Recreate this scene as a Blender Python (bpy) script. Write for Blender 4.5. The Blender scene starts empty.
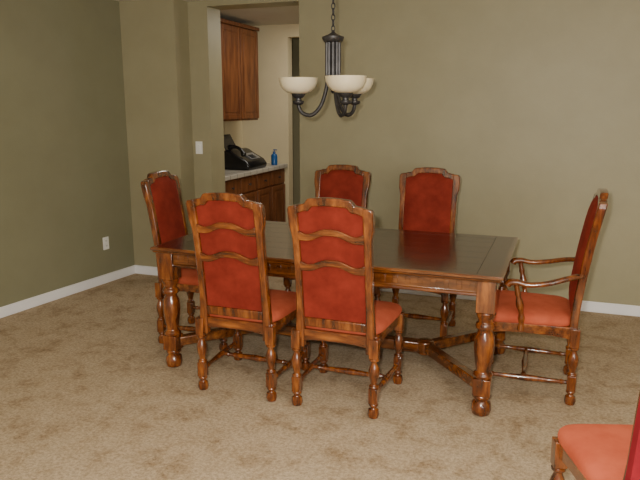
import bpy, math, random
from mathutils import Vector, Matrix
random.seed(3)
S=bpy.context.scene
# ---------------------------------------------------------------- helpers
def hexc(r,g,b):
    f=lambda c:(c/255/12.92) if c/255<=0.04045 else ((c/255+0.055)/1.055)**2.4
    return (f(r),f(g),f(b),1)
def newmat(name):
    m=bpy.data.materials.new(name); m.use_nodes=True
    nt=m.node_tree; b=nt.nodes['Principled BSDF']
    return m,nt,b
def ramp(nt,stops):
    n=nt.nodes.new('ShaderNodeValToRGB'); e=n.color_ramp.elements
    while len(e)<len(stops): e.new(0.5)
    for i,(p,c) in enumerate(stops): e[i].position=p; e[i].color=c
    return n
def noisemat(name,c1,c2,scale=5,rough=0.8,bump=0.0,bscale=200,stretch=(1,1,1),detail=4,c3=None,spec=0.5,lo=.35,hi=.65,coat=0,sheen=0,island=False,bdist=0.002):
    m,nt,b=newmat(name)
    tc=nt.nodes.new('ShaderNodeTexCoord'); mp=nt.nodes.new('ShaderNodeMapping')
    mp.inputs['Scale'].default_value=stretch
    nt.links.new(tc.outputs['Object'],mp.inputs['Vector'])
    n=nt.nodes.new('ShaderNodeTexNoise'); n.inputs['Scale'].default_value=scale; n.inputs['Detail'].default_value=detail
    n.inputs['Roughness'].default_value=0.6
    nt.links.new(mp.outputs[0],n.inputs['Vector'])
    st=[(lo,c1),(hi,c2)] if c3 is None else [(lo,c1),((lo+hi)/2,c2),(hi,c3)]
    r=ramp(nt,st); nt.links.new(n.outputs['Fac'],r.inputs[0])
    out=r.outputs[0]
    if island:
        g=nt.nodes.new('ShaderNodeNewGeometry')
        mr=nt.nodes.new('ShaderNodeMapRange'); mr.inputs['To Min'].default_value=0.88; mr.inputs['To Max'].default_value=1.14
        nt.links.new(g.outputs['Random Per Island'],mr.inputs['Value'])
        h=nt.nodes.new('ShaderNodeHueSaturation'); nt.links.new(mr.outputs[0],h.inputs['Value'])
        nt.links.new(out,h.inputs['Color']); out=h.outputs[0]
    nt.links.new(out,b.inputs['Base Color'])
    b.inputs['Roughness'].default_value=rough
    b.inputs['Specular IOR Level'].default_value=spec
    b.inputs['Coat Weight'].default_value=coat; b.inputs['Coat Roughness'].default_value=0.12
    if sheen:
        b.inputs['Sheen Weight'].default_value=sheen; b.inputs['Sheen Roughness'].default_value=0.5
        b.inputs['Sheen Tint'].default_value=c2
    if bump>0:
        n2=nt.nodes.new('ShaderNodeTexNoise'); n2.inputs['Scale'].default_value=bscale; n2.inputs['Detail'].default_value=3
        nt.links.new(tc.outputs['Object'],n2.inputs['Vector'])
        bp=nt.nodes.new('ShaderNodeBump'); bp.inputs['Strength'].default_value=bump; bp.inputs['Distance'].default_value=bdist
        nt.links.new(n2.outputs['Fac'],bp.inputs['Height']); nt.links.new(bp.outputs[0],b.inputs['Normal'])
    return m

class MB:
    def __init__(s): s.v=[]; s.f=[]
    def add(s,v,f,M=None):
        o=len(s.v)
        s.v+= [tuple(M@Vector(p)) if M else tuple(p) for p in v]
        s.f+= [tuple(i+o for i in q) for q in f]
    def box(s,x0,x1,y0,y1,z0,z1,M=None):
        s.add([(x0,y0,z0),(x1,y0,z0),(x1,y1,z0),(x0,y1,z0),(x0,y0,z1),(x1,y0,z1),(x1,y1,z1),(x0,y1,z1)],
              [(3,2,1,0),(4,5,6,7),(0,1,5,4),(1,2,6,5),(2,3,7,6),(3,0,4,7)],M)
    def prism(s,pts,z0,z1):
        n=len(pts)
        s.add([(x,y,z0) for x,y in pts]+[(x,y,z1) for x,y in pts],[tuple(range(n-1,-1,-1)),tuple(range(n,2*n))]+[(i,(i+1)%n,(i+1)%n+n,i+n) for i in range(n)])
    def lathe(s,prof,n=18,M=None,cap=True):
        v=[];f=[]
        for z,r in prof:
            for i in range(n):
                a=2*math.pi*i/n; v.append((r*math.cos(a),r*math.sin(a),z))
        for j in range(len(prof)-1):
            for i in range(n):
                k=(i+1)%n; f.append((j*n+i,j*n+k,(j+1)*n+k,(j+1)*n+i))
        if cap:
            f.append(tuple(range(n-1,-1,-1))); f.append(tuple((len(prof)-1)*n+i for i in range(n)))
        s.add(v,f,M)
    def sweep(s,path,rad,n=12,flat=(1,1),up=(0,0,1)):
        v=[];f=[];P=[Vector(p) for p in path];m=len(P)
        for j in range(m):
            t=(P[min(j+1,m-1)]-P[max(j-1,0)]).normalized()
            u=Vector(up); a=t.cross(u)
            if a.length<1e-4: a=t.cross(Vector((0,1,0)))
            a.normalize(); b=a.cross(t).normalized()
            for i in range(n):
                th=2*math.pi*i/n
                v.append(P[j]+a*math.cos(th)*rad[j]*flat[0]+b*math.sin(th)*rad[j]*flat[1])
        for j in range(m-1):
            for i in range(n):
                k=(i+1)%n; f.append((j*n+i,j*n+k,(j+1)*n+k,(j+1)*n+i))
        f.append(tuple(range(n-1,-1,-1))); f.append(tuple((m-1)*n+i for i in range(n)))
        s.add(v,f)
    def mesh(s,name,mat,angle=38):
        me=bpy.data.meshes.new(name); me.from_pydata([tuple(p) for p in s.v],[],s.f); me.update()
        import bmesh
        bm=bmesh.new(); bm.from_mesh(me); bmesh.ops.recalc_face_normals(bm,faces=bm.faces); bm.to_mesh(me); bm.free()
        for p in me.polygons: p.use_smooth=True
        me.set_sharp_from_angle(angle=math.radians(angle))
        me.materials.append(mat)
        return me
def obj(name,me,parent=None,bevel=0,loc=(0,0,0)):
    o=bpy.data.objects.new(name,me); S.collection.objects.link(o); o.location=loc
    if parent: o.parent=parent
    if bevel:
        b=o.modifiers.new('bevel','BEVEL'); b.width=bevel; b.segments=2; b.limit_method='ANGLE'; b.angle_limit=math.radians(50)
        if bevel>.015: b.segments=4; b.angle_limit=math.radians(25)
    return o
def empty(name,loc=(0,0,0),rz=0):
    o=bpy.data.objects.new(name,None); S.collection.objects.link(o); o.location=loc; o.rotation_euler=(0,0,rz); o.empty_display_size=.1
    return o
def spline(pts,n=8):
    P=[Vector(p) for p in pts]; P=[P[0]*2-P[1]]+P+[P[-1]*2-P[-2]]; out=[]
    for i in range(1,len(P)-2):
        for k in range(n):
            t=k/n; a,b,c,d=P[i-1],P[i],P[i+1],P[i+2]
            out.append(0.5*((2*b)+(c-a)*t+(2*a-5*b+4*c-d)*t*t+(3*b-a-3*c+d)*t**3))
    out.append(P[-2]); return out
def sstep(a,b,x):
    t=max(0,min(1,(x-a)/(b-a))); return t*t*(3-2*t)

# ---------------------------------------------------------------- materials
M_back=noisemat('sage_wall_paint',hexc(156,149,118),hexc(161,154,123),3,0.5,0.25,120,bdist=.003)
M_left=noisemat('sage_wall_paint_shaded',hexc(134,132,105),hexc(139,137,110),3,0.5,0.25,120,bdist=.003)  # same sage paint, with the left wall's grazing-light shade put into the colour
M_cream=noisemat('cream_wall_paint',hexc(200,187,153),hexc(205,192,158),3,0.7,0.1,120)
M_ceil=noisemat('ceiling_paint',hexc(205,200,185),hexc(212,208,195),3,0.9,0.2,90)
M_trim=noisemat('white_trim_paint',hexc(240,240,242),hexc(246,246,248),3,0.4)
# carpet
M_carpet,nt,b=newmat('tan_carpet')
tc=nt.nodes.new('ShaderNodeTexCoord')
n1=nt.nodes.new('ShaderNodeTexNoise'); n1.inputs['Scale'].default_value=5.5; n1.inputs['Detail'].default_value=9; n1.inputs['Roughness'].default_value=.8; n1.inputs['Distortion'].default_value=.3
n2=nt.nodes.new('ShaderNodeTexNoise'); n2.inputs['Scale'].default_value=60; n2.inputs['Detail'].default_value=5; n2.inputs['Roughness'].default_value=.85
nt.links.new(tc.outputs['Object'],n1.inputs['Vector']); nt.links.new(tc.outputs['Object'],n2.inputs['Vector'])
r1=ramp(nt,[(.36,hexc(166,142,112)),(.48,hexc(198,177,148)),(.66,hexc(210,191,163))]); nt.links.new(n1.outputs['Fac'],r1.inputs[0])
r2=ramp(nt,[(.34,(.42,.40,.38,1)),(.58,(1.0,1.0,1.0,1))]); nt.links.new(n2.outputs['Fac'],r2.inputs[0])
mx=nt.nodes.new('ShaderNodeMix'); mx.data_type='RGBA'; mx.blend_type='MULTIPLY'; mx.inputs[0].default_value=.85
nt.links.new(r1.outputs[0],mx.inputs[6]); nt.links.new(r2.outputs[0],mx.inputs[7]); nt.links.new(mx.outputs[2],b.inputs['Base Color'])
b.inputs['Roughness'].default_value=.95; b.inputs['Specular IOR Level'].default_value=.1
bp=nt.nodes.new('ShaderNodeBump'); bp.inputs['Strength'].default_value=.7; bp.inputs['Distance'].default_value=.01
nt.links.new(n2.outputs['Fac'],bp.inputs['Height']); nt.links.new(bp.outputs[0],b.inputs['Normal'])

wd=(hexc(38,14,4),hexc(104,50,13),hexc(158,92,36))
M_wood=noisemat('honey_walnut_wood',wd[0],wd[1],9,0.2,0.05,60,(3,3,.6),6,wd[2],.6,.3,.7,coat=.9)
M_woodh=noisemat('honey_walnut_wood_rail',wd[0],wd[1],9,0.2,0.05,60,(.6,3,3),6,wd[2],.6,.3,.7,coat=.9)
M_ttop=noisemat('dark_tabletop_wood',hexc(32,14,9),hexc(54,27,18),7,0.2,0.0,60,(.6,7,4),7,hexc(76,42,28),.6,.3,.72,coat=.6,island=True)
M_tedge=noisemat('table_edge_wood',hexc(50,22,7),hexc(98,52,17),7,0.22,0.04,60,(.6,5,4),7,hexc(140,84,34),.55,.3,.72,coat=.8)
M_fabric=noisemat('rust_velvet',hexc(112,34,22),hexc(136,48,33),9,0.85,0.15,400,spec=.2,sheen=.35)
M_crim=noisemat('crimson_velvet',hexc(112,18,28),hexc(128,26,36),9,0.85,0.15,400,spec=.2,sheen=.35)
M_seatfab=noisemat('coral_velvet_seat',hexc(166,74,50),hexc(188,93,66),7,0.85,0.15,400,spec=.2,sheen=.5)
M_bronze=noisemat('dark_bronze_metal',hexc(52,50,50),hexc(70,68,68),20,0.42); M_bronze.node_tree.nodes['Principled BSDF'].inputs['Metallic'].default_value=.4
M_glass,nt,b=newmat('alabaster_glass'); b.inputs['Base Color'].default_value=hexc(232,220,188); b.inputs['Roughness'].default_value=.3
b.inputs['Subsurface Weight'].default_value=.2; b.inputs['Subsurface Radius'].default_value=(.03,.025,.015)
M_cab=noisemat('cabinet_oak',hexc(88,48,26),hexc(128,78,44),8,0.4,0.03,60,(3,3,.4),6,None,.4)
M_tile,nt,b=newmat('counter_tile'); b.inputs['Roughness'].default_value=.3
tc=nt.nodes.new('ShaderNodeTexCoord'); br=nt.nodes.new('ShaderNodeTexBrick'); br.offset=0; br.inputs['Scale'].default_value=1
br.inputs['Brick Width'].default_value=.15; br.inputs['Row Height'].default_value=.15; br.inputs['Mortar Size'].default_value=.004
br.inputs['Color1'].default_value=hexc(186,180,168); br.inputs['Color2'].default_value=hexc(176,170,158); br.inputs['Mortar'].default_value=hexc(100,95,85)
nt.links.new(tc.outputs['Object'],br.inputs['Vector']); nt.links.new(br.outputs[0],b.inputs['Base Color'])
def flat(name,c,rough=.4,metal=0):
    m,nt,b=newmat(name); b.inputs['Base Color'].default_value=c; b.inputs['Roughness'].default_value=rough; b.inputs['Metallic'].default_value=metal; return m
M_black=flat('black_plastic',hexc(22,22,24),.25); M_silver=flat('silver_plastic',hexc(150,152,156),.3,.6)
M_blue=flat('blue_plastic',hexc(20,80,140),.3); M_white=flat('white_plastic',hexc(240,240,236),.35); M_slot=flat('dark_slot',hexc(60,58,54),.5)

# ---------------------------------------------------------------- room
H=2.50; YB=5.33; Y1=5.10; PX=-3.235; OP0=-3.04; OP1=-2.16; TH=.24; HD=2.45
# the left wall is skewed slightly to imitate lens barrel distortion
def xl(y): return -3.93+(y-3.6)*(.135/1.5)
XL=xl(Y1)
def wall(name,boxes,mat):
    m=MB()
    for bx in boxes: m.box(*bx)
    return obj(name,m.mesh(name,mat))
wall('floor',[(-4.8,3.6,-3,9,-.1,0)],M_carpet)
wall('ceiling',[(-4.8,3.6,-3,9,H,H+.1)],M_ceil)
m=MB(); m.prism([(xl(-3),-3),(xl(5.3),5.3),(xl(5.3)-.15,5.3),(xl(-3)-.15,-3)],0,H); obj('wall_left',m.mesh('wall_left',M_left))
wall('wall_back',[(XL-.001,PX,Y1,YB+TH,0,H),(PX,OP0,YB,YB+TH,0,H),(OP0,OP1,YB,YB+TH,HD,H),(OP1,3.6,YB,YB+TH,0,H)],M_back)
wall('wall_right',[(3.5,3.6,-3,YB,0,H)],M_back)
# pantry
wall('wall_pantry_left',[(-3.75,-3.65,YB+TH,7.25,0,H)],M_cream)
wall('wall_pantry_back',[(-3.65,-3.04,7.15,7.27,0,H),(-3.04,-2.15,7.15,7.27,2.36,H),(-2.15,-1.2,7.15,7.27,0,H)],M_cream)
wall('wall_pantry_right',[(-1.2,-1.1,YB+TH,7.27,0,H)],M_cream)
wall('wall_hall',[(-3.9,-1.0,8.7,8.8,0,H),(-3.9,-3.8,7.27,8.7,0,H),(-1.1,-1.0,7.27,8.7,0,H)],M_back)
bh=.085; bt=.014
def base(name,bx):
    m=MB(); m.box(*bx); obj(name,m.mesh(name,M_trim),bevel=.005)
m=MB(); m.prism([(xl(-3),-3),(xl(-3)+bt,-3),(xl(Y1)+bt,Y1),(xl(Y1),Y1)],0,bh); obj('baseboard_left',m.mesh('baseboard_left',M_trim),bevel=.005)
base('baseboard_back',(XL,PX+bt,Y1-bt,Y1,0,bh))
base('baseboard_return',(PX,PX+bt,Y1,YB-bt,0,bh))
base('baseboard_pier',(PX,OP0,YB-bt,YB,0,bh))
base('baseboard_right_back',(OP1,3.5,YB-bt,YB,0,bh))

# light switch
e=empty('light_switch',(-3.17,YB,1.205)); m=MB(); m.box(-.036,.036,-.006,0,-.058,.058); obj('plate',m.mesh('switch_plate',M_white),e,.003)
m=MB(); m.box(-.015,.015,-.012,-.005,-.032,.032); obj('rocker',m.mesh('rocker',M_white),e,.002)
e=empty('wall_outlet',(xl(4.74),4.74,.365),-math.atan(.135/1.5)); m=MB(); m.box(0,.006,-.036,.036,-.058,.058); obj('plate',m.mesh('outlet_plate',M_white),e,.003)
m=MB()
for z in(-.022,.022):
    m.box(.005,.0085,-.014,.014,z-.014,z+.014)
obj('sockets',m.mesh('sockets',M_white),e,.002)
m=MB()
for z in(-.022,.022):
    for y in(-.006,.006): m.box(.008,.0092,y-.0015,y+.0015,z-.005,z+.006)
obj('slots',m.mesh('slots',M_slot),e)

# ---------------------------------------------------------------- pantry cabinets
def front_panel(m,x,y0,y1,z0,z1):
    m.box(x,x+.018,y0,y1,z0,z1)
    w=.05
    if z1-z0>.25:
        m.box(x+.018,x+.024,y0,y0+w,z0,z1); m.box(x+.018,x+.024,y1-w,y1,z0,z1)
        m.box(x+.018,x+.024,y0+w,y1-w,z0,z0+w); m.box(x+.018,x+.024,y0+w,y1-w,z1-w,z1)
        m.box(x+.018,x+.023,y0+w+.02,y1-w-.02,z0+w+.02,z1-w-.02)
e=empty('base_cabinet',(0,0,0))
m=MB(); m.box(-3.64,-3.10,5.58,7.14,.10,.87); m.box(-3.64,-3.16,5.58,7.14,0,.10)
obj('carcass',m.mesh('carcass',M_cab),e)
m=MB(); k=MB()
for i in range(4):
    y0=5.60+i*.385; y1=y0+.365
    front_panel(m,-3.10,y0,y1,.70,.85); front_panel(m,-3.10,y0,y1,.13,.68)
    k.lathe([(0,.006),(.015,.006),(.018,.013),(.026,.012),(.028,.004)],12,Matrix.Translation((-3.083,(y0+y1)/2,.775))@Matrix.Rotation(math.pi/2,4,'Y'))
obj('doors_and_drawers',m.mesh('doors',M_cab),e,.003); obj('knobs',k.mesh('knobs',M_bronze),e)
m=MB(); m.box(-3.645,-3.05,5.575,7.145,.87,.915); obj('countertop',m.mesh('countertop',M_tile),e,.006)
e=empty('wall_cabinet',(0,0,0))
m=MB(); m.box(-3.645,-3.33,5.60,6.93,1.43,2.42); obj('carcass',m.mesh('ucarcass',M_cab),e)
m=MB()
for i in range(3):
    y0=5.61+i*.44; front_panel(m,-3.33,y0,y0+.425,1.45,2.40)
obj('doors',m.mesh('udoors',M_cab),e,.003)
m=MB(); m.box(-3.645,-3.295,5.60,6.945,2.41,2.45); obj('crown',m.mesh('ucrown',M_cab),e,.008)
e=empty('fax_machine',(-3.27,6.42,.915),0)
m=MB(); pr=[(-.17,0),(.17,0),(.18,.05),(.14,.10),(.04,.15),(-.04,.20),(-.08,.215),(-.17,.19)]
v=[(x,-.22,z) for x,z in pr]+[(x,.24,z) for x,z in pr]; n=len(pr)
m.add(v,[tuple(range(n)),tuple(range(2*n-1,n-1,-1))]+[(i,(i+1)%n,(i+1)%n+n,i+n) for i in range(n)])
obj('body',m.mesh('fbody',M_black,60),e,.022)
m=MB(); m.add([(-.13,-.14,.17),(-.13,.14,.17),(-.23,.12,.36),(-.23,-.12,.36),(-.12,-.14,.17),(-.12,.14,.17),(-.22,.12,.365),(-.22,-.12,.365)],[(0,1,2,3),(7,6,5,4),(0,4,5,1),(1,5,6,2),(2,6,7,3),(3,7,4,0)])
obj('paper_tray',m.mesh('ftray',M_black),e,.003)
m=MB(); m.sweep(spline([(.10,-.17,.15),(.06,-.17,.215),(-.01,-.17,.245),(-.09,-.17,.235)],5),[.022,.03,.028,.02,.018,.017,.017,.017,.017,.017,.017,.018,.02,.026,.029,.022],12)
obj('handset',m.mesh('fhandset',M_black),e)
m=MB(); m.add([(.13,-.06,.10),(.13,.15,.10),(.03,.15,.155),(.03,-.06,.155),(.137,-.06,.112),(.137,.15,.112),(.037,.15,.167),(.037,-.06,.167)],[(0,1,2,3),(7,6,5,4),(0,4,5,1),(1,5,6,2),(2,6,7,3),(3,7,4,0)])
obj('control_panel',m.mesh('fpanel',M_silver),e,.002)
m=MB()
for i in range(4):
    for j in range(3):
        t=.2+.2*j; x=.137-.1*t; z=.112+.055*t; m.box(x-.009,x+.009,-.04+i*.03,-.02+i*.03,z-.003,z+.006)
obj('keys',m.mesh('fkeys',M_black),e,.002)
e=empty('soap_bottle',(-3.13,6.93,.915))
m=MB(); m.lathe([(0,.032),(.004,.037),(.11,.037),(.125,.028),(.133,.014),(.14,.014)],18); obj('bottle',m.mesh('sbottle',M_blue),e)
m=MB(); m.lathe([(.14,.016),(.155,.016),(.156,.005),(.17,.005),(.172,.012),(.18,.012)],14); m.box(-.006,.035,-.006,.006,.170,.179); obj('pump',m.mesh('spump',M_blue),e)

# ---------------------------------------------------------------- table
TX0,TX1,TY0,TY1=-2.25,-.225,3.18,4.25; TZ=.765
cx,cy=(TX0+TX1)/2,(TY0+TY1)/2; L=(TX1-TX0)/2; W=(TY1-TY0)/2
T=empty('dining_table',(cx,cy,0))
m=MB(); g=.0006; ew=.13; rw=.10
m.box(-L+.02,-L+ew-g,-W+.02,W-.02,TZ-.02,TZ); m.box(L-ew+g,L-.02,-W+.02,W-.02,TZ-.02,TZ)
m.box(-L+ew+g,L-ew-g,-W+.02,-W+rw-g,TZ-.02,TZ); m.box(-L+ew+g,L-ew-g,W-rw+g,W-.02,TZ-.02,TZ)
nb=6; st=(2*W-2*rw)/nb
for i in range(nb):
    y0=-W+rw+i*st
    for a,b_ in((-L+ew,-.0),(.0,L-ew)):
        m.box(a+g,b_-g,y0+g,y0+st-g,TZ-.02,TZ-.0003)
obj('top_boards',m.mesh('ttop',M_ttop),T,.0006)
m=MB()
def rect_ring(m,prof):
    v=[];f=[];n=len(prof)
    for sx,sy in((-1,-1),(1,-1),(1,1),(-1,1)):
        for ins,z in prof: v.append((sx*(L-ins),sy*(W-ins),z))
    for c in range(4):
        d=(c+1)%4
        for i in range(n):
            j=(i+1)%n; f.append((c*n+i,d*n+i,d*n+j,c*n+j))
    m.add(v,f)
rect_ring(m,[(.021,TZ),(.004,TZ-.001),(0,TZ-.006),(0,TZ-.016),(.008,TZ-.022),(.012,TZ-.032),(.022,TZ-.038),(.06,TZ-.038),(.06,TZ-.019),(.021,TZ-.019)])
obj('edge_moulding',m.mesh('tedge',M_tedge,30),T)
m=MB()
rect_ring(m,[(.045,TZ-.036),(.045,TZ-.10),(.038,TZ-.105),(.036,TZ-.113),(.040,TZ-.12),(.07,TZ-.12),(.07,TZ-.036)])
m.box(-L+.06,L-.06,-W+.06,W-.06,TZ-.036,TZ-.021)
for i in range(27):
    x=-L+.15+i*(2*L-.3)/26
    for sy in(-1,1): m.box(x-.014,x+.014,sy*(W-.045)-.004,sy*(W-.045)+.004,TZ-.09,TZ-.048)
for i in range(13):
    y=-W+.15+i*(2*W-.3)/12
    for sx in(-1,1): m.box(sx*(L-.045)-.004,sx*(L-.045)+.004,y-.014,y+.014,TZ-.09,TZ-.048)
obj('apron',m.mesh('tapron',M_tedge,30),T,.002)
lp1=[(0,.034),(.008,.046),(.035,.053),(.07,.048),(.082,.036),(.092,.036),(.097,.047),(.112,.047),(.116,.04)]
lp2=[(.205,.04),(.21,.05),(.225,.052),(.235,.045),(.242,.037),(.258,.038),(.30,.045),(.35,.051),(.395,.053),(.43,.049),(.452,.038),(.462,.036),(.47,.038),(.475,.048),(.49,.05),(.502,.046),(.508,.037),(.522,.039),(.545,.049),(.556,.051),(.565,.044)]
m=MB(); lx,ly=L-.08,W-.075
for sx in(-1,1):
    for sy in(-1,1):
        Mx=Matrix.Translation((sx*lx,sy*ly,0))
        m.lathe(lp1,24,Mx); m.lathe(lp2,24,Mx)
        m.box(-.045,.045,-.045,.045,.114,.207,Mx); m.box(-.048,.048,-.048,.048,.563,TZ-.037,Mx)
obj('legs',m.mesh('tlegs',M_wood),T,.003)
m=MB(); nx=L-.47
def beam(m,a,b,w,z0,z1):
    a=Vector(a);b=Vector(b);d=(b-a); n=Vector((-d.y,d.x)).normalized()*w/2
    p=[a-n,b-n,b+n,a+n]
    m.add([(q.x,q.y,z0) for q in p]+[(q.x,q.y,z1) for q in p],[(3,2,1,0),(4,5,6,7),(0,1,5,4),(1,2,6,5),(2,3,7,6),(3,0,4,7)])
beam(m,(-nx-.02,0),(nx+.02,0),.075,.125,.19)
for sx in(-1,1):
    for sy in(-1,1): beam(m,(sx*nx,0),(sx*lx,sy*ly),.055,.13,.188)
    m.lathe([(.115,.04),(.12,.052),(.195,.052),(.2,.04)],20,Matrix.Translation((sx*nx,0,0)))
obj('stretchers',m.mesh('tstretch',M_tedge),T,.006)

# ---------------------------------------------------------------- chairs
def rake(z):
    if z<.45: return -.235-.02*((.45-z)/.45)**2
    t=(z-.45)/.7; return -.235-.06*t-.045*t*t
def zo(x):
    x=abs(x)
    if x<.105: return 1.150-.007*(x/.105)**2
    if x<.135: return 1.143-.028*sstep(.105,.135,x)
    return 1.115-.006*(x-.135)/.04-.03*sstep(.185,.222,x)
def zi(x):
    x=abs(x)
    if x<.085: return 1.108-.004*(x/.085)**2
    if x<.115: return 1.104-.026*sstep(.085,.115,x)
    return 1.078-.012*sstep(.13,.172,x)
def wo(z):
    if z>.93: return .205+.015*sstep(.93,1.02,z)
    return .205+.012*sstep(.6,.40,z)
WI=.168
def plate(m,P,th,yo=0,front_bulge=None,back_bulge=None):
    R=len(P);C=len(P[0]);v=[];f=[]
    for s in(1,-1):
        for r in range(R):
            for c in range(C):
                x,z=P[r][c]; y=rake(z)+yo+s*th/2
                if front_bulge and s==1: y+=front_bulge(r/(R-1),c/(C-1))
                if back_bulge and s==-1: y-=back_bulge(r/(R-1),c/(C-1))
                v.append((x,y,z))
    N=R*C
    for r in range(R-1):
        for c in range(C-1):
            a=r*C+c; f.append((a,a+1,a+C+1,a+C)); f.append((a+N+C,a+N+C+1,a+N+1,a+N))
    bd=[c for c in range(C)]+[r*C+C-1 for r in range(1,R)]+[(R-1)*C+c for c in range(C-2,-1,-1)]+[r*C for r in range(R-2,0,-1)]
    for i in range(len(bd)):
        a=bd[i];b_=bd[(i+1)%len(bd)]; f.append((a,b_,b_+N,a+N))
    m.add(v,f)
LEG1=[(0,.018),(.005,.026),(.025,.031),(.048,.027),(.056,.017),(.066,.017),(.07,.025),(.08,.025),(.084,.02)]
LEG2=[(.165,.02),(.17,.026),(.178,.026),(.184,.017),(.196,.018),(.235,.028),(.262,.029),(.285,.022),(.30,.016),(.31,.016),(.314,.026),(.324,.026),(.33,.02)]
def build_chair_meshes(arms=False,wrapped=False):
    D={}
    m=MB()
    zs=[.34,.40,.5,.6,.7,.8,.9,.95,1.0,1.04,1.07,1.085]
    for sx in(-1,1):
        rows=[[(sx*wo(z),z),(sx*WI,z)] for z in zs]
        rows.append([(sx*.211,1.10),(sx*WI,1.108)])
        plate(m,rows,.042)
    xs=[-.172+.344*i/40 for i in range(41)]
    plate(m,[[(x,zi(x)) for x in xs],[(x,(zi(x)+zo(x))/2) for x in xs],[(x,zo(x)) for x in xs]],.040)
    plate(m,[[(x,.455) for x in(-.17,0,.17)],[(x,.505) for x in(-.17,0,.17)]],.036)
    D['back_frame']=(m.mesh('back_frame',M_wood),.006)
    def bul(t,s):
        a=1-abs(2*s-1)**5; b_=1-abs(2*t-1)**9; return .022*a*b_
    if not wrapped:
        m=MB()
        for z0 in(.925,.765):
            xs=[-.172+.344*i/32 for i in range(33)]
            hump=lambda x:.036*(1-sstep(.02,.13,abs(x)))
            lo=[(x,z0+hump(x)*.9) for x in xs]; hi=[(x,z0+.036+hump(x)*.85+.014*sstep(.13,.172,abs(x))) for x in xs]
            plate(m,[lo,hi],.018,-.016)
        D['back_slats']=(m.mesh('back_slats',M_woodh),.004)
    else:
        m=MB(); C=21;R=24;P=[]
        for r in range(R):
            t=r/(R-1); row=[]
            for c in range(C):
                s=-1+2*c/(C-1); z=.45+t*(zo(s*.20)+.006-.45); row.append((s*(wo(z)+.006-.012*sstep(1.06,1.12,z)),z))
            P.append(row)
        plate(m,P,.03,-.018,None,lambda t,s:.5*bul(t,s))
        D['back_upholstery']=(m.mesh('back_upholstery',M_crim,60),0)
    m=MB(); C=17;R=17;P=[]
    for r in range(R):
        t=r/(R-1); P.append([( (-1+2*c/(C-1))*(WI+.001), .50+t*(zi((-1+2*c/(C-1))*WI)+.002-.50)) for c in range(C)])
    plate(m,P,.02,.008,bul)
    D['back_pad']=(m.mesh('back_pad',M_fabric,60),0)
    m=MB(); fw=.23
    for sx in(-1,1):
        for x,y in((sx*.213,rake(.1)),(sx*fw,.215)):
            Mx=Matrix.Translation((x,y,0)); m.lathe(LEG1,18,Mx); m.lathe(LEG2,18,Mx)
            m.box(-.023,.023,-.023,.023,.082,.167,Mx); m.box(-.024,.024,-.024,.024,.328,.43,Mx)
    D['legs']=(m.mesh('legs',M_wood),.003)
    m=MB()
    def rod(a,b_,r=1):
        a=Vector(a);b_=Vector(b_);d=b_-a;l=d.length
        pr=[(0,.011),(.06,.011),(.09,.016),(.11,.011),(.3,.014),(.5,.019),(.7,.014),(.89,.011),(.91,.016),(.94,.011),(1,.011)]
        Mx=Matrix.Translation(a)@d.to_track_quat('Z','Y').to_matrix().to_4x4()
        m.lathe([(p*l,q*r) for p,q in pr],14,Mx)
    for sx in(-1,1): rod((sx*.213,-.235,.125),(sx*fw,.2,.125))
    rod((-.218,0,.125),(.218,0,.125))
    D['stretchers']=(m.mesh('stretchers',M_wood),0)
    m=MB()
    def apr(a,b_):
        a=Vector(a);b_=Vector(b_);d=(b_-a);n=Vector((-d.y,d.x)).normalized()*.011
        N=12;v=[];f=[]
        for i in range(N+1):
            t=i/N;p=a+d*t; zl=.365+.018*(1-abs(2*t-1)**3)
            for q in(p+n,p-n):
                v.append((q.x,q.y,zl)); v.append((q.x,q.y,.435))
        for i in range(N):
            o=i*4; f+=[(o,o+4,o+5,o+1),(o+2,o+3,o+7,o+6),(o+1,o+5,o+7,o+3),(o,o+2,o+6,o+4)]
        f+=[(0,1,3,2),(4*N,4*N+2,4*N+3,4*N+1)]
        m.add(v,f)
    apr((-.2,-.235),(.2,-.235)); apr((-.22,.225),(.22,.225)); apr((-.23,.215),(-.213,-.235)); apr((.23,.215),(.213,-.235))
    m.box(-.2,.2,-.23,.22,.415,.432)
    D['seat_rails']=(m.mesh('seat_rails',M_woodh),.003)
    m=MB();N=48;rings=[(.96,.432),(1.0,.438),(1.01,.452),(1.0,.466),(.965,.478),(.88,.488),(.7,.496),(.45,.501),(.2,.503)]
    v=[];f=[]
    for s,z in rings:
        for i in range(N):
            a=2*math.pi*i/N; c,q=math.cos(a),math.sin(a); e_=.28
            ux=math.copysign(abs(c)**e_,c); uy=math.copysign(abs(q)**e_,q)
            hw=.225+.030*(uy+1)/2
            v.append((ux*hw*s,.010+uy*.240*s,z))
    for j in range(len(rings)-1):
        for i in range(N):
            k=(i+1)%N; f.append((j*N+i,j*N+k,(j+1)*N+k,(j+1)*N+i))
    f.append(tuple(range(N-1,-1,-1))); f.append(tuple((len(rings)-1)*N+i for i in range(N)))
    m.add(v,f)
    D['seat_cushion']=(m.mesh('seat_cushion',M_seatfab,80),0)
    if arms:
        m=MB()
        for sx in(-1,1):
            P=spline([(sx*.20,rake(.72)+.01,.715),(sx*.235,-.18,.70),(sx*.264,-.09,.675),(sx*.27,-.0,.662),(sx*.264,.06,.67),(sx*.26,.10,.664),(sx*.259,.112,.648)],6)
            n=len(P); rad=[.017+.007*sstep(.4,1,i/(n-1)) for i in range(n)]; rad[-1]=.014
            m.sweep(P,rad,14,(1.15,.85))
            Q=spline([(sx*.232,.03,.40),(sx*.24,.03,.48),(sx*.253,.045,.56),(sx*.26,.065,.655)],6); n2=len(Q)
            rr=[.02,.019,.016,.014,.018,.02,.016,.013,.014,.017,.02,.021,.019,.016,.013,.017,.014,.014,.014][:n2]
            m.sweep(Q,rr+[.014]*(n2-len(rr)),12,(1,1),(0,1,0))
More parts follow.
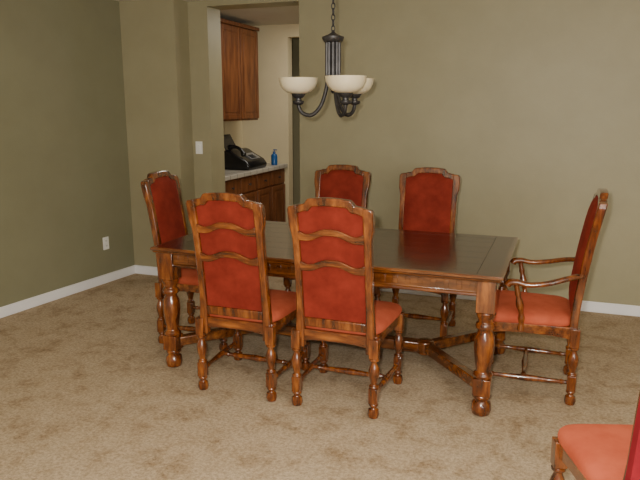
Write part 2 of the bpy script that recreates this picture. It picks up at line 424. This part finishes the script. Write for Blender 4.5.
        D['arms']=(m.mesh('arms',M_wood),0)
    return D
CH=build_chair_meshes(); AC=build_chair_meshes(arms=True); WC=build_chair_meshes(wrapped=True)
def put(name,D,x,y,deg,sx=1):
    e=empty(name,(x,y,0),math.radians(deg)); e.scale=(sx,1,1)
    for k,(me,bv) in D.items(): obj(k,me,e,bv)
    return e
put('dining_chair',CH,-1.612,3.265,0)
put('dining_chair',CH,-1.035,3.265,0)
put('dining_chair',CH,-1.55,4.36,180)
put('dining_chair',CH,-.885,4.36,180)
put('dining_chair',CH,-2.235,3.80,-86)
put('dining_armchair',AC,-.118,3.745,91)
put('dining_chair',WC,.352,2.135,18)

# ---------------------------------------------------------------- chandelier
CX,CY=-1.288,3.70
E=empty('chandelier',(CX,CY,0))
m=MB()
z=2.0; i=0
while z<H-.04:
    v=[];f=[];A=14;B=6
    for a in range(A):
        th=2*math.pi*a/A; c=Vector((.010*math.cos(th),0,.019*math.sin(th))); nrm=Vector((math.cos(th),0,math.sin(th)))
        for b_ in range(B):
            ph=2*math.pi*b_/B; v.append(c+nrm*.0032*math.cos(ph)+Vector((0,.0032*math.sin(ph),0)))
    for a in range(A):
        for b_ in range(B):
            f.append((a*B+b_,((a+1)%A)*B+b_,((a+1)%A)*B+(b_+1)%B,a*B+(b_+1)%B))
    m.add(v,f,Matrix.Translation((0,0,z+.02))@Matrix.Rotation(math.pi/2*(i%2),4,'Z')); z+=.031; i+=1
obj('chain',m.mesh('chain',M_bronze,180),E)
m=MB(); m.lathe([(H-.035,.012),(H-.03,.04),(H-.012,.062),(H,.064)],24); obj('canopy',m.mesh('canopy',M_bronze),E)
m=MB()
m.lathe([(1.655,.004),(1.665,.014),(1.675,.008),(1.685,.02),(1.70,.034),(1.715,.036),(1.725,.03),(1.735,.046),(1.745,.05),(1.755,.05),(1.76,.034),(1.94,.034),(1.945,.05),(1.952,.058),(1.965,.064),(1.975,.064),(1.98,.05),(1.988,.03),(1.998,.012),(2.012,.006)],28)
for i in range(10):
    a=2*math.pi*i/10; m.lathe([(1.758,.010),(1.942,.010)],8,Matrix.Translation((.038*math.cos(a),.038*math.sin(a),0)))
obj('column',m.mesh('column',M_bronze),E)
c=Vector((.329,-.944,0)); r=Vector((.944,.329,0)); arm=MB(); bowl=MB()
for th in(-100,20,140):
    t=math.radians(th); d=c*math.cos(t)+r*math.sin(t)
    P=spline([d*.03+Vector((0,0,1.735)),d*.045+Vector((0,0,1.66)),d*.075+Vector((0,0,1.58)),d*.125+Vector((0,0,1.532)),d*.18+Vector((0,0,1.54)),d*.206+Vector((0,0,1.58)),d*.208+Vector((0,0,1.63))],7)
    arm.sweep(P,[.0115]*len(P),10,(1,1),tuple(d.cross(Vector((0,0,1)))))
    Mx=Matrix.Translation(d*.208+Vector((0,0,-.022)))
    arm.lathe([(1.61,.012),(1.618,.03),(1.626,.034),(1.634,.034),(1.638,.018),(1.65,.018),(1.656,.03),(1.675,.042),(1.682,.043),(1.682,.01)],20,Mx)
    bp_=[(1.676,.03),(1.680,.055),(1.692,.080),(1.712,.100),(1.738,.111),(1.762,.115),(1.768,.116),(1.768,.110),(1.762,.109),(1.738,.105),(1.714,.094),(1.696,.074),(1.686,.05),(1.684,.02)]
    bowl.lathe(bp_,36,Mx)
obj('arms',arm.mesh('carms',M_bronze,60),E); obj('glass_bowls',bowl.mesh('bowls',M_glass,60),E)

# ---------------------------------------------------------------- lights
def area(name,loc,target,sx,sy,p,col):
    l=bpy.data.lights.new(name,'AREA'); l.shape='RECTANGLE'; l.size=sx; l.size_y=sy; l.energy=p; l.color=col
    o=bpy.data.objects.new(name,l); S.collection.objects.link(o); o.location=loc
    o.rotation_euler=(Vector(target)-Vector(loc)).to_track_quat('-Z','Y').to_euler(); return o
l=bpy.data.lights.new('camera_flash','POINT'); l.energy=300; l.shadow_soft_size=.03; l.color=(1,.94,.85)
o=bpy.data.objects.new('camera_flash',l); S.collection.objects.link(o); o.location=(-.07,-.02,1.66)
area('added_fill_behind',(2.1,-2.0,1.7),(.6,5,1.1),2.4,1.6,105,(1,.97,.92))  # added area light for assumed ambient light from behind; no window is built
area('ceiling_bounce_fill',(.4,1.6,H-.03),(.4,1.6,0),1.6,1.6,20,(1,.93,.84))  # added fill imitating bounce off the ceiling, not a fixture
area('assumed_pantry_light',(-2.3,6.4,H-.03),(-2.5,6.4,0),.8,.8,20,(1,.93,.82))  # assumed source for the lit pantry; no fixture is built
w=bpy.data.worlds.new('world'); S.world=w; w.use_nodes=True; w.node_tree.nodes['Background'].inputs[0].default_value=(1,.97,.92,1); w.node_tree.nodes['Background'].inputs[1].default_value=.5

# ---------------------------------------------------------------- camera
cd=bpy.data.cameras.new('camera'); cd.sensor_width=36; cd.lens=36.56; cd.clip_start=.05
co=bpy.data.objects.new('camera',cd); S.collection.objects.link(co); co.location=(0,0,1.58)
co.rotation_euler=(math.radians(90-11.6),0,math.radians(20.3)); S.camera=co
